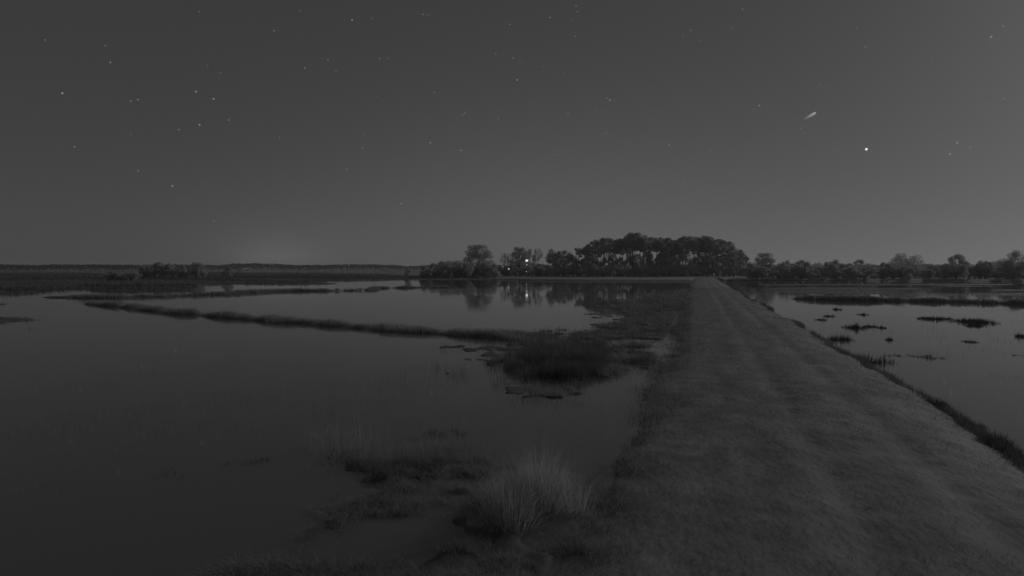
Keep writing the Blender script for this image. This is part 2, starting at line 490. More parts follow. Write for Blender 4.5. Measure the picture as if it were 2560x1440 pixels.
scatter('marsh_grass', along(RIDGE_LEFT, 12000, 1.2), -0.2, 0.35, M['sedge'], 'faint broken marsh grass at the left end of the long ridge', 'marsh grass', thin=0.5, fs=0.5)
scatter('marsh_grass', along(RIDGE_MAIN, 40000, 0.75), -0.3, 0.46, M['reed'], 'dark marsh grass on the long diagonal ridge across the left pond', 'marsh grass')
scatter('marsh_grass', along(RIDGE_FAR, 14000, 1.6), -0.1, 0.5, M['sedge'], 'thin dark line of marsh grass on the far ridge of the left pond', 'marsh grass')
scatter('marsh_grass', along(RIDGE_RIGHT, 18000, 1.3), -0.2, 0.6, M['sedge'], 'dark strip of marsh grass across the right pond', 'marsh grass')
scatter('marsh_grass', in_poly(PATCH, 70000), -0.3, 0.36, M['sedge'], 'dense ragged mats of dark marsh plants left of the dike', 'marsh grass', lean=0.8, thin=0.42, fs=0.9)
scatter('marsh_grass', in_poly(PATCH, 24000), -0.35, 0.52, M['weed2'], 'taller dark tufts standing out of the plant mats left of the dike', 'marsh grass', lean=0.6, thin=0.6, fs=1.1)
LOBE = PX([(1225, 968), (1300, 900), (1380, 872), (1490, 866), (1520, 925), (1460, 952), (1380, 955), (1300, 968)])
scatter('marsh_grass', in_poly(LOBE, 22000), -0.9, 0.72, M['weed2'], 'ragged lower lobe of the dark plant mats reaching towards the near water', 'marsh grass', lean=0.6, thin=0.42, fs=1.0)
scatter('marsh_grass', in_poly(MARSH, 46000), -0.05, 0.6, M['weed2'], 'low dark marsh stretching along the far left shore', 'marsh grass')
scatter('marsh_grass', in_poly(MARSH, 60000), -0.05, 0.75, M['weed'], 'darker streaks of rush in the low far left marsh', 'marsh grass', thin=0.5, fs=0.06)
scatter('marsh_grass', in_poly(MOTTLE, 14000), -0.02, 0.3, M['sedge'], 'broken streaks of marsh grass in the far right pond', 'marsh grass')
scatter('marsh_grass', in_poly(MOTTLE_L, 7000), -0.02, 0.25, M['sedge'], 'scattered marsh grass in the water at the left edge', 'marsh grass')
scatter('bank_grass', in_poly(FORE, 90000), -0.35, 0.24, M['sedge'], 'dark wet bank plants at the bottom of the picture', 'grass', lean=0.95, thin=0.5, fs=2.0)
POND = PX([(250, 860), (1200, 870), (1650, 960), (1600, 1100), (1100, 1150), (700, 1250), (350, 1330), (-100, 1250), (-100, 900)])
scatter('pond_weed', in_poly(POND, 60000), -0.9, 0.62, M['sedge'], 'sparse thin stems breaking the surface of the near left pond', 'pond weed', lean=0.35, thin=0.5, fs=0.35, wmin=0.004, wk=0.0003)
PONDR = PX([(2080, 770), (2560, 770), (2700, 900), (2640, 1080), (2400, 960), (2200, 860)])
scatter('pond_weed', in_poly(PONDR, 14000), -0.9, 0.58, M['sedge'], 'sparse wisps of grass breaking the surface of the right pond', 'pond weed', lean=0.35, thin=0.58, fs=0.3, wmin=0.004, wk=0.0004)

# ---------------------------------------------------------------- trees and shrubs
def tube(path, rads, k=7):
    path = np.array(path, float); V = []; Q = []
    for i, p in enumerate(path):
        d = path[min(i + 1, len(path) - 1)] - path[max(i - 1, 0)]
        d /= np.linalg.norm(d) + 1e-9
        a_ = np.cross(d, (0.3, 0.9, 0.1)); a_ /= np.linalg.norm(a_); b_ = np.cross(d, a_)
        for j in range(k):
            w = 2 * math.pi * j / k
            V.append(p + rads[i] * (math.cos(w) * a_ + math.sin(w) * b_))
    for i in range(len(path) - 1):
        for j in range(k):
            Q.append((i * k + j, i * k + (j + 1) % k, (i + 1) * k + (j + 1) % k, (i + 1) * k + j))
    return np.array(V), np.array(Q)
def join(parts):
    V = []; Q = []; o = 0
    for v_, q_ in parts:
        V.append(v_); Q.append(q_ + o); o += len(v_)
    return np.concatenate(V), np.concatenate(Q)
def leaves(lobes, n, size, rg):
    """leaf clumps spread through ellipsoid lobes"""
    vol = np.array([r[0] * r[1] * r[2] for c, r in lobes]) ** 0.7
    k = rg.choice(len(lobes), n, p=vol / vol.sum())
    cs = np.array([c for c, r in lobes])[k]; rs = np.array([r for c, r in lobes])[k]
    d = rg.normal(size=(n, 3)); d /= np.linalg.norm(d, axis=1)[:, None]
    rad_ = rg.uniform(0.25, 1.0, n) ** 0.55 * rg.uniform(0.85, 1.18, n)
    p = cs + d * rs * rad_[:, None]
    a_ = rg.normal(size=(n, 3)); a_ /= np.linalg.norm(a_, axis=1)[:, None]
    b_ = np.cross(a_, rg.normal(size=(n, 3))); b_ /= np.linalg.norm(b_, axis=1)[:, None]
    s = size * rg.uniform(0.5, 1.25, n)[:, None]
    V = np.stack([p - a_ * s * .5, p + b_ * s * .3, p + a_ * s * .5, p - b_ * s * .3], 1).reshape(-1, 3)
    return V, np.arange(n * 4).reshape(-1, 4)

def pine_proto(seed, H=17.0, crown_from=0.55, spread=2.6, n=2700):
    rg = np.random.default_rng(seed)
    bend = rg.normal(0, 0.25, 2)
    pts = [np.array((bend[0] * math.sin(2.2 * t_), bend[1] * math.sin(2.6 * t_), H * t_ - 0.3)) for t_ in np.linspace(0, 0.97, 8)]
    parts = [tube(pts, [0.26 * (1 - 0.8 * t_) + 0.02 for t_ in np.linspace(0, 1, 8)])]
    lobes = []
    nb = 15
    for i in range(nb):
        t_ = crown_from + (0.97 - crown_from) * (i + rg.random()) / nb
        a_ = i * 2.4 + rg.uniform(-.5, .5)
        w = (0.35 + 0.65 * math.sin(math.pi * min(1, (t_ - crown_from) / (1 - crown_from) * 0.75 + 0.22)))
        L = spread * w * rg.uniform(0.45, 1.0)
        z0 = H * t_; c = np.array((math.cos(a_) * L, math.sin(a_) * L, z0 + rg.uniform(0.1, 0.7)))
        parts.append(tube([(0, 0, z0 - 0.4), c * (0.5, 0.5, 1) + (0, 0, -0.2), c], [0.09, 0.06, 0.03], 5))
        lobes.append((c, (rg.uniform(1.0, 1.7), rg.uniform(1.0, 1.7), rg.uniform(0.6, 1.0))))
    lobes.append((np.array((0, 0, H * 0.955)), (1.3, 1.3, 0.8)))
    for i in range(3):                                     # stubs on the bare bole
        t_ = rg.uniform(0.3, crown_from); a_ = rg.uniform(0, 6.28)
        parts.append(tube([(0, 0, H * t_), (math.cos(a_) * 1.0, math.sin(a_) * 1.0, H * t_ + 0.3)], [0.05, 0.02], 4))
    v_, q_ = join(parts)
    lv, lq = leaves(lobes, n, 0.6, rg)
    return mesh_np('pine_trunk', v_, q_, shade=True), mesh_np('pine_crown', lv, lq)

def broad_proto(seed, H=10.0, W=5.0, low=0.35, n=2600, stems=3, lobes_n=26, size=0.5, flat=0.6):
    rg = np.random.default_rng(seed)
    parts = []; lobes = []
    for s in range(stems):
        a_ = s * 6.28 / stems + rg.uniform(-.4, .4)
        top = np.array((math.cos(a_) * W * 0.22, math.sin(a_) * W * 0.22, H * 0.75))
        parts.append(tube([(math.cos(a_) * .15, math.sin(a_) * .15, -0.3), top * (0.35, 0.35, 0.4), top], [0.2 + 0.012 * H, 0.15, 0.05]))
    for i in range(lobes_n):
        a_ = i * 2.399; q = math.sqrt((i + 0.5) / lobes_n)
        zmax = H * (1 - 0.05 - 0.42 * q ** 2.2)
        zz = zmax - (H * (0.72 - low)) * rg.random() ** 2
        c = np.array((math.cos(a_) * W * q * 0.85, math.sin(a_) * W * q * 0.85, max(zz, H * low)))
        r_ = W * rg.uniform(0.2, 0.32)
        lobes.append((c, (r_, r_, r_ * flat)))
        if i % 2 == 0:
            parts.append(tube([(c[0] * .12, c[1] * .12, H * 0.3), c * (0.6, 0.6, 0.8), c], [0.09, 0.06, 0.02], 5))
    v_, q_ = join(parts)
    lv, lq = leaves(lobes, n, size, rg)
    return mesh_np('tree_trunk', v_, q_, shade=True), mesh_np('tree_crown', lv, lq)

def shrub_proto(seed, H=5.0, W=3.4, n=2300, size=0.45):
    rg = np.random.default_rng(seed)
    parts = []; lobes = []
    for i in range(7):
        a_ = i * 0.9 + rg.uniform(-.3, .3)
        e = np.array((math.cos(a_) * W * rg.uniform(.2, .6), math.sin(a_) * W * rg.uniform(.2, .6), H * rg.uniform(.55, .85)))
        parts.append(tube([(math.cos(a_) * .2, math.sin(a_) * .2, -0.3), e * (0.5, 0.5, 0.55), e], [0.07, 0.05, 0.02], 5))
    for i in range(20):
        a_ = rg.uniform(0, 6.28); q = math.sqrt(rg.random())
        top = H * (0.95 - 0.35 * q ** 2)
        c = np.array((math.cos(a_) * W * q * .8, math.sin(a_) * W * q * .8, rg.uniform(0.12 * H, top)))
        r_ = W * rg.uniform(.2, .33)
        lobes.append((c, (r_, r_, r_ * 0.8)))
    v_, q_ = join(parts)
    lv, lq = leaves(lobes, n, size, rg)
    return mesh_np('shrub_stems', v_, q_, shade=True), mesh_np('shrub_foliage', lv, lq)

def thin_proto(seed, H=11.0, n=420):
    """nearly bare upright tree: a fan of rising twigs with few leaves"""
    rg = np.random.default_rng(seed)
    parts = [tube([(0, 0, -.3), (0.1, 0, H * .5), (0, 0.1, H * .95)], [0.16, 0.1, 0.02])]; lobes = []
    for i in range(16):
        t_ = rg.uniform(0.25, 0.85); a_ = i * 2.4
        L = (1 - t_ * 0.6) * 2.6
        e = np.array((math.cos(a_) * L, math.sin(a_) * L, min(H * t_ + L * 1.8, H * .98)))
        parts.append(tube([(0, 0, H * t_), e * (.6, .6, 1) - (0, 0, L * .5), e], [0.06, 0.04, 0.015], 4))
        lobes.append((e - (0, 0, .5), (0.5, 0.5, 1.3)))
    v_, q_ = join(parts)
    lv, lq = leaves(lobes, n, 0.4, rg)
    return mesh_np('thin_trunk', v_, q_, shade=True), mesh_np('thin_crown', lv, lq)

for me_list in ():
    pass
def proto(pair, H, leafmat='leaf'):
    pair[0].materials.append(M['bark']); pair[1].materials.append(M[leafmat])
    return (pair[0], pair[1], H)
PINES = [proto(pine_proto(100 + i, crown_from=cf, spread=sp), 17.0) for i, (cf, sp) in enumerate([(0.64, 2.6), (0.58, 2.9), (0.68, 2.4), (0.6, 2.9), (0.62, 2.7), (0.7, 2.6)])]
PINES_LOW = [proto(pine_proto(120 + i, crown_from=cf, spread=sp, n=3000), 17.0) for i, (cf, sp) in enumerate([(0.34, 3.1), (0.4, 3.2), (0.3, 3.0)])]
BROAD = [proto(broad_proto(200 + i, H=9.0, W=4.2, low=0.12, n=3600), 9.0) for i in range(4)]
SHRUB = [proto(shrub_proto(300 + i), 5.0) for i in range(5)]
LONE = proto(broad_proto(400, H=15.0, W=7.2, low=0.4, n=7600, stems=2, lobes_n=40, flat=0.62), 15.0)
SPREAD = proto(broad_proto(401, H=10.0, W=8.5, low=0.35, n=4200, stems=3, lobes_n=30, flat=0.4), 10.0)
CONE = proto(broad_proto(402, H=10.0, W=4.6, low=0.04, n=5200, stems=2, lobes_n=34, flat=0.8), 10.0)
ROUND = proto(broad_proto(403, H=11.0, W=6.0, low=0.05, n=6000, stems=2, lobes_n=36, flat=0.8), 11.0)
DARK = proto(broad_proto(404, H=13.5, W=5.6, low=0.15, n=5200, stems=2, lobes_n=34, flat=0.7), 13.5)
THIN = [proto(thin_proto(500 + i), 11.0, 'thinleaf') for i in range(2)]
part_names = {'tree': ('trunk', 'crown'), 'shrub': ('stems', 'foliage')}
def plant(name, pr, px, Y, top, label, cat, group=None, wide=1.0, kind='tree', dark=None):
    p = at(px, HOR, Y)
    x, y = p[0], p[1]
    zb = surf1((x, y)) - 0.02
    H = at(px, top, Y)[2] - zb
    s = H / pr[2]
    e = obj(name, None, loc=(x, y, zb))
    e.rotation_euler = (0, 0, random.uniform(0, 6.28))
    e.scale = (s * wide, s * wide, s)
    obj(part_names[kind][0], pr[0], parent=e)
    obj(part_names[kind][1], pr[1], parent=e)
    return tag(e, label, cat, group)

# the pine grove
sky_x = [1452, 1465, 1480, 1500, 1540, 1565, 1585, 1610, 1640, 1700, 1745, 1790, 1820, 1836, 1850, 1866]
sky_y = [625, 613, 601, 595, 596, 592, 584, 592, 593, 594, 589, 594, 602, 615, 630, 645]
x = 1462.0; i = 0
ORD = 'first second third fourth fifth sixth seventh eighth ninth tenth eleventh twelfth thirteenth fourteenth fifteenth sixteenth seventeenth eighteenth nineteenth twentieth'.split()
ORD += ['twenty-' + q_ for q_ in ORD[:9]] + ['thirtieth'] + ['thirty-' + q_ for q_ in ORD[:9]]
while x < 1862:
    top = np.interp(x, sky_x, sky_y) + random.uniform(-1, 7)
    lowc = (x < 1490) or (x > 1640 and random.random() < 0.3) or x > 1800
    pr = random.choice(PINES_LOW if lowc else PINES)
    plant('pine_tree', pr, x, random.uniform(268, 282), top, ORD[i] + ' tall pine from the left in the front row of the grove', 'tree', 'pines in the grove', wide=random.uniform(0.85, 1.1))
    i += 1
    x += random.uniform(9, 16) * (1.25 if 1510 < x < 1640 else 1.0)
x = 1470.0
while x < 1850:
    top = np.interp(x, sky_x, sky_y) + random.uniform(1, 8)
    plant('pine_tree', random.choice(PINES + PINES_LOW[:1]), x, random.uniform(288, 305), top, 'tall pine standing in the shaded rear of the dense grove', 'tree', 'pines at the rear of the grove')
    x += random.uniform(16, 27)
plant('pine_tree', PINES[3], 1585, 270, 582.5, 'tallest pine forming the peaked crest of the grove', 'tree', wide=1.15)
plant('pine_tree', PINES_LOW[0], 1852, 262, 624, 'shorter pine at the sloping right end of the grove', 'tree')
plant('pine_tree', PINES_LOW[1], 1866, 258, 641, 'lowest small pine closing the right end of the grove', 'tree')
x = 1478.0
while x < 1850:
    plant('broadleaf_tree', random.choice(BROAD + THIN), x, random.uniform(276, 300), random.uniform(618, 650), 'half-height tree filling the gaps between the pine trunks', 'tree', 'half-height trees inside the grove', wide=random.uniform(0.45, 0.7))
    x += random.uniform(8, 18) * (0.6 if x > 1640 else 1.0)
# understory
x = 1244.0
while x < 1905:
    plant('shrub', random.choice(SHRUB), x, random.uniform(262, 275), random.uniform(656, 666) + (6 if x < 1300 else 0), 'dark shrub in the thick understory below the grove', 'shrub', 'understory shrubs below the pines', wide=random.uniform(0.8, 1.15), kind='shrub')
    x += random.uniform(11, 17)
# trees left of the grove
plant('broadleaf_tree', LONE, 1195, 271, 608, 'lone umbrella-crowned tree rising above the shrubs at the left shore', 'tree')
plant('broadleaf_tree', DARK, 1298, 272, 616, 'dark dense tree immediately left of the bright yard lamp', 'tree')
plant('thin_tree', THIN[0], 1262, 285, 634, 'thin nearly bare tree between lone tree and dark dense tree', 'tree', wide=1.1)
plant('thin_tree', THIN[1], 1345, 285, 622, 'pale thin-branched tree right of the bright yard lamp', 'tree', wide=0.9)
plant('broadleaf_tree', BROAD[0], 1322, 280, 622, 'flat-topped tree leaning over the bright yard lamp', 'tree', wide=0.7)
plant('broadleaf_tree', BROAD[1], 1388, 276, 619, 'rounded tree between the yard lamp and the grove', 'tree', wide=0.8)
plant('broadleaf_tree', BROAD[2], 1412, 280, 617, 'rounded tree second left of the grove', 'tree', wide=0.75)
plant('broadleaf_tree', BROAD[3], 1443, 272, 617, 'dark rounded tree touching the left end of the grove', 'tree', wide=0.75)
for px, tp in [(1058, 664), (1076, 657), (1094, 653), (1110, 651), (1128, 649), (1146, 648), (1162, 651), (1178, 655), (1212, 653), (1228, 651), (1240, 660), (1066, 662), (1086, 656), (1104, 652), (1120, 650), (1137, 649), (1154, 650), (1172, 654), (1190, 656), (1206, 660)]:
    plant('shrub', random.choice(SHRUB), px, random.uniform(240, 268), tp, 'tall dark shrub in the thicket left of and below the lone tree', 'shrub', 'shrub thicket below the lone tree', wide=0.85, kind='shrub')
plant('shrub', SHRUB[2], 1020, 262, 668, 'small isolated shrub standing at the left end of the far bank', 'shrub', wide=0.6, kind='shrub')
# left shore bushes
for px, tp, lab in [(360, 658, 'leftmost bush of the cluster on the far left marsh'), (385, 656, 'second bush of the cluster on the far left marsh'), (408, 653, 'tallest bush of the cluster on the far left marsh'),
                    (432, 657, 'fourth bush of the cluster on the far left marsh'), (464, 661, 'low bush right of the cluster on the far left marsh'), (497, 653, 'rightmost bush with a pointed tip on the far left marsh')]:
    plant('bush', random.choice(SHRUB), px, 232, tp, lab, 'bush', 'bushes on the left marsh', wide=0.9, kind='shrub')
plant('bush', SHRUB[1], 570, 216, 664, 'single narrow bush at the waterline of the left marsh', 'bush', wide=0.62, kind='shrub')
for px in (270, 300, 330):
    plant('bush', random.choice(SHRUB), px, 190, 678, 'very low dark bush on the left marsh in front of the cluster', 'bush', 'low bushes on the left marsh', kind='shrub', wide=1.5)
# right shore
plant('broadleaf_tree', LONE, 1911, 225, 629, 'round tree with open branches just right of the grove', 'tree', wide=0.9)
plant('broadleaf_tree', BROAD[1], 1966, 215, 648, 'small knobbly tree right of the round open tree', 'tree', wide=0.75)
plant('broadleaf_tree', BROAD[2], 2003, 215, 644, 'small tree with a tufted top on the right shore', 'tree', wide=0.85)
plant('broadleaf_tree', BROAD[0], 2086, 212, 649, 'smooth domed tree on the right shore', 'tree', wide=1.2)
plant('broadleaf_tree', BROAD[3], 2150, 210, 647, 'knobbly tree with a lifted canopy on the right shore', 'tree', wide=0.9)
plant('broadleaf_tree', BROAD[2], 2208, 210, 650, 'small ragged tree left of the wide spreading tree', 'tree', wide=0.8)
plant('broadleaf_tree', SPREAD, 2262, 210, 631, 'widest spreading tree with gaps in its crown on the right shore', 'tree', wide=0.85)
plant('broadleaf_tree', CONE, 2391, 204, 635, 'dense bell-shaped tree reaching to the ground on the right shore', 'tree', wide=0.95)
plant('broadleaf_tree', ROUND, 2536, 196, 627, 'large dense round tree at the right edge of the picture', 'tree', wide=0.95)
x = 1880.0
while x < 2640:
    tp = np.interp(x, [1880, 1960, 2050, 2130, 2200, 2330, 2500, 2600], [660, 654, 653, 656, 658, 655, 651, 650])
    plant('shrub', random.choice(SHRUB), x, random.uniform(198, 232), tp + random.uniform(-3, 7), 'dark shrub in the continuous hedge-like thicket along the right shore', 'shrub', 'shrubs along the right shore', wide=random.uniform(0.9, 1.3), kind='shrub')
    x += random.uniform(10, 16)

# the far-off wood along the horizon
def far_wood():
    V = []; n = 36000
    az = rng.uniform(R(-52), R(52), n)
    pxs = 1280 + F * np.tan(az)
    top = np.interp(pxs, [-600, 340, 420, 550, 580, 690, 740, 880, 900, 985, 1020, 1100, 3000], [660.5, 661, 660, 661.5, 658, 657.5, 661.5, 660, 661, 660.5, 664, 662, 660])
    top = top + 1.6 * fbm(pxs * 0.03, pxs * 0, 71, 4) + 0.8
    D = rng.uniform(960, 1080, n)
    Yd = D * np.cos(az)
    ht = CAM_H + (HOR - top) / F * Yd - 0.5
    z = 0.5 + (ht - 0.5) * rng.random(n) ** 0.8
    p = np.stack([D * np.sin(az), Yd, z], -1)
    a_ = rng.normal(size=(n, 3)); a_ /= np.linalg.norm(a_, axis=1)[:, None]
    b_ = np.cross(a_, rng.normal(size=(n, 3))); b_ /= np.linalg.norm(b_, axis=1)[:, None]
    s = rng.uniform(1.6, 3.2, n)[:, None] * np.clip((z / 8)[:, None] + .3, .4, 1)
    V = np.stack([p - a_ * s * .6, p + b_ * s * .45, p + a_ * s * .6, p - b_ * s * .45], 1).reshape(-1, 3)
    return mesh_np('far_wood', V, np.arange(n * 4).reshape(-1, 4))
stuff(obj('far_wood', far_wood(), M['farleaf']), 'dark low line of distant woods along the horizon', 'woods')

# ---------------------------------------------------------------- lamps in the yard beyond the water
def ico(name, r, sub=2):
    import bmesh
    bm = bmesh.new(); bmesh.ops.create_icosphere(bm, subdivisions=sub, radius=r)
    me = bpy.data.meshes.new(name); bm.to_mesh(me); bm.free()
    me.polygons.foreach_set('use_smooth', np.ones(len(me.polygons), bool))
    return me
def lamp_post(px, Y, heads, label):
    p = at(px, HOR, Y); zb = surf1(p) - 0.02
    e = obj('lamp_post', None, loc=(p[0], p[1], zb))
    ztop = max(at(px, py, Y)[2] for py, r, s in heads) - zb
    v_, q_ = tube([(0.25, 0.5, -0.3), (0.25, 0.5, ztop * .5), (0.25, 0.5, ztop + 0.35)], [0.13, 0.11, 0.09], 8)
    obj('pole', mesh_np('pole', v_, q_, shade=True), M['metal'], e)
    for py, r, s in heads:
        z = at(px, py, Y)[2] - zb
        v_, q_ = tube([(0.25, 0.5, z + r * .8), (0.1, 0.2, z + r + .05), (0, 0, z + r * .9)], [0.05, 0.05, 0.05], 6)
        arm = obj('arm', mesh_np('arm', v_, q_, shade=True), M['metal'], e)
        v_, q_ = tube([(0, 0, z + r * 1.15), (0, 0, z + r * .95), (0, 0, z + r * .55)], [0.05, r * .6, r * 0.98], 12)
        obj('lamp_shade', mesh_np('lamp_shade', v_, q_), M['metal'], e)
        g = obj('lamp_globe', ico('lamp_globe', r), emitter('lamp_light', s), e)
        g.location = (0, 0, z)
    return tag(e, label, 'lamp', 'lamps in the yard beyond the pond')
lamp_post(1317, 255, [(651, 0.55, 1.0), (662, 0.28, 0.3)], 'brightest yard lamp among the trees left of the grove')
lamp_post(1316, 250, [(679, 0.2, 0.4)], 'small low lamp directly below the brightest yard lamp')
lamp_post(1272, 254, [(672, 0.34, 0.55)], 'low bright lamp left of the brightest yard lamp')
lamp_post(1258, 254, [(666.5, 0.28, 0.16)], 'faint leftmost yard lamp near the thin bare tree')

# ---------------------------------------------------------------- single clumps of marsh plants
def clump_mesh(name, n, H, W, width, lean, flat=0.3, ragged=0.0):
    r_ = np.sqrt(rng.random(n)) * W * flat; a_ = rng.uniform(0, 6.28, n)
    P = np.stack([r_ * np.cos(a_), r_ * np.sin(a_), np.full(n, -0.05)], -1)
    ln = np.clip(r_ / (W * flat + 1e-6), .05, 1) * lean
    hh = H * rng.uniform(0.55, 1.1, n) * (1 - 0.25 * (r_ / (W * flat)) ** 2)
    cl_ = vnoise(P[:, 0] / W * 3.5 + 11, P[:, 1] / W * 3.5, 77)
    hh = hh * (1 - ragged + ragged * 1.5 * cl_)
    return blades(name, P, hh, np.full(n, width) * rng.uniform(.6, 1.3, n), ln, a_ + rng.normal(0, .6, n))
def cluster_mesh(name, parts_, n, H, W, width, lean):
    Vs = []; Fq = []; Ft = []; o = 0
    for k_ in range(parts_):
        r_ = W * 0.9 * math.sqrt(random.random()) * (0 if k_ == 0 else 1); a_ = random.uniform(0, 6.28)
        f_ = random.uniform(0.3, 0.6) if k_ else 0.6
        me = clump_mesh('tmp', int(n * f_), H * random.uniform(.55, 1.05) * (1 if k_ < 3 else .7), W * f_, width, lean, 0.9, ragged=0.5)
        co = np.empty(len(me.vertices) * 3, np.float32); me.vertices.foreach_get('co', co); co = co.reshape(-1, 3) + (r_ * math.cos(a_), r_ * math.sin(a_), 0)
        m_ = len(co) // 5; i_ = np.arange(m_)[:, None] * 5 + o
        Vs.append(co); Fq.append(i_ + np.array([[0, 1, 2, 3]])); Ft.append(i_ + np.array([[3, 2, 4]])); o += len(co)
        bpy.data.meshes.remove(me)
    return mesh_np(name, np.concatenate(Vs), np.concatenate(Fq), np.concatenate(Ft))
SEDGE = [cluster_mesh('sedge_clump', 7, 300, 0.34, 0.8, 0.014, 0.9) for i in range(4)]
for me in SEDGE: me.materials.append(M['weed'])
FARSEDGE = [cluster_mesh('sedge_clump', 9, 260, 0.5, 1.6, 0.045, 0.6) for i in range(3)]
for me in FARSEDGE: me.materials.append(M['weed'])
def clump(px, py, wide_px, label, group=None, far=False, h=1.0, name='sedge_clump', high_px=None):
    p = G(px, py); z = surf1(p)
    zb = max(z, -0.06)
    o = obj(name, random.choice(FARSEDGE if far else SEDGE), loc=(p[0], p[1], zb - 0.01))
    W0 = 2 * (1.6 * .9 if far else .8 * .9)
    s = wide_px * 1.25 / F * p[1] / W0
    o.scale = (s, s * random.uniform(.8, 1.1), min(s, 1.3) * h)
    if high_px: o.scale[2] = (high_px * 1.15 / F * p[1] + 0.04) / 0.42
    o.rotation_euler = (0, 0, random.uniform(0, 6.28))
    return tag(o, label, 'sedge', group)
tu = obj('grass_tussock', cluster_mesh('grass_tussock', 20, 560, 1.4, 0.92, 0.0045, 1.05), M['straw'])
p = G(1335, 1270); tu.location = (p[0], p[1], max(surf1(p), -0.02))
tag(tu, 'large pale tussock of tall dry grass on the near bank', 'grass tussock')
tu = obj('grass_tussock', cluster_mesh('grass_tussock', 9, 60, 1.6, 1.1, 0.0045, 0.8), M['straw'])
p = G(838, 1108); tu.location = (p[0], p[1], -0.04)
tag(tu, 'sparse pale tussock of thin reeds standing in the left pond', 'grass tussock')
for px, py, w, lab in [(1086, 1092, 112, 'dark sedge clump in the water between the two pale tussocks'), (1070, 1178, 90, 'ragged dark sedge clump below the clump between the pale tussocks'),
                       (1205, 1045, 44, 'small dark sedge tuft above the large pale tussock'), (840, 1140, 110, 'dark sedge clump at the foot of the sparse pale tussock'),
                       (615, 1160, 90, 'flat sedge clump left of the sparse pale tussock in the dark water'), (430, 1188, 90, 'leftmost flat sedge clump in the dark near water'),
                       (590, 1405, 110, 'black sedge clump at the bottom edge of the picture'), (1290, 1016, 40, 'tiny sedge tuft in open water above the large pale tussock'),
                       (1500, 952, 50, 'narrow sedge clump just below the dense plant mats')]:
    clump(px, py, w, lab)
for px, py, w in [(760, 1215, 70), (860, 1208, 80), (960, 1198, 70), (700, 1300, 80), (820, 1322, 60), (1095, 1305, 60), (1165, 1318, 40), (960, 1355, 70), (780, 1250, 60), (1050, 1350, 50), (880, 1385, 70), (720, 1345, 60),
                  (1240, 1340, 80), (1330, 1345, 90), (1400, 1335, 60), (1480, 1385, 50), (640, 1140, 50), (560, 1170, 40), (480, 1180, 50), (1150, 1135, 40)]:
    clump(px, py, w, 'small black scrap of sedge in the near shallows around the pale tussock', 'black sedge scraps in the near shallows', h=0.45)
for px, py, w in [(1522, 936, 40), (1490, 925, 34), (1612, 884, 46), (1645, 868, 36), (1566, 914, 44), (1622, 905, 22), (1660, 912, 16), (1560, 958, 24), (1380, 988, 26),
                  (1250, 905, 30), (1236, 930, 22), (1584, 872, 26), (1530, 880, 30)]:
    clump(px, py, w, 'small dark sedge clump in the shallows between the plant mats and the dike', 'small clumps beside the plant mats', h=0.8)
for px, py, w, lab in [(2170, 905, 90, 'leafy dark weed clump leaning over the water midway down the dike edge'), (2100, 850, 60, 'smaller weed clump on the dike edge beyond the leafy one'),
                       (2330, 1030, 55, 'round weed clump low on the right dike edge'), (2480, 1135, 110, 'largest dark weed clump on the dike edge near the right corner'),
                       (2410, 1075, 60, 'weed clump beside the largest clump on the dike edge')]:
    clump(px, py, w, lab, 'weed clumps on the dike edge', h=1.6, name='weed_clump')
for px, py, w, h, lab in [(2313, 798, 54, 11, 'long dark sedge island in the right pond'), (2405, 805, 76, 15, 'largest dark sedge island in the right pond'), (2358, 797, 34, 6, 'small sedge link between the two dark islands'),
                          (2138, 820, 34, 13, 'upright sedge tuft left of the dark islands'), (2445, 816, 30, 11, 'sedge tuft trailing right of the largest island'), (2440, 856, 36, 8, 'sedge tuft below the largest island'),
                          (2248, 892, 50, 6, 'left half of the thin floating sedge line in the right pond'), (2312, 893, 62, 8, 'right half of the thin floating sedge line in the right pond'),
                          (2092, 774, 20, 7, 'tiny sedge dot near the right dark strip'), (2052, 800, 24, 7, 'tiny sedge tuft close to the dike edge'), (2070, 791, 22, 6, 'second tiny sedge tuft close to the dike edge'),
                          (2158, 787, 20, 6, 'tiny sedge dot above the upright tuft'), (2556, 842, 34, 12, 'sedge tuft at the right border of the pond'), (2548, 888, 30, 5, 'flat sedge scrap at the right border of the pond'),
                          (2172, 817, 26, 8, 'low sedge wisp right of the upright tuft'), (2205, 820, 18, 9, 'thin sedge wisp between the upright tuft and the dark islands'), (2225, 850, 16, 10, 'lone thin sedge wisp in open water of the right pond')]:
    clump(px, py, w, lab, 'sedge clumps in the right pond', far=True, high_px=h)

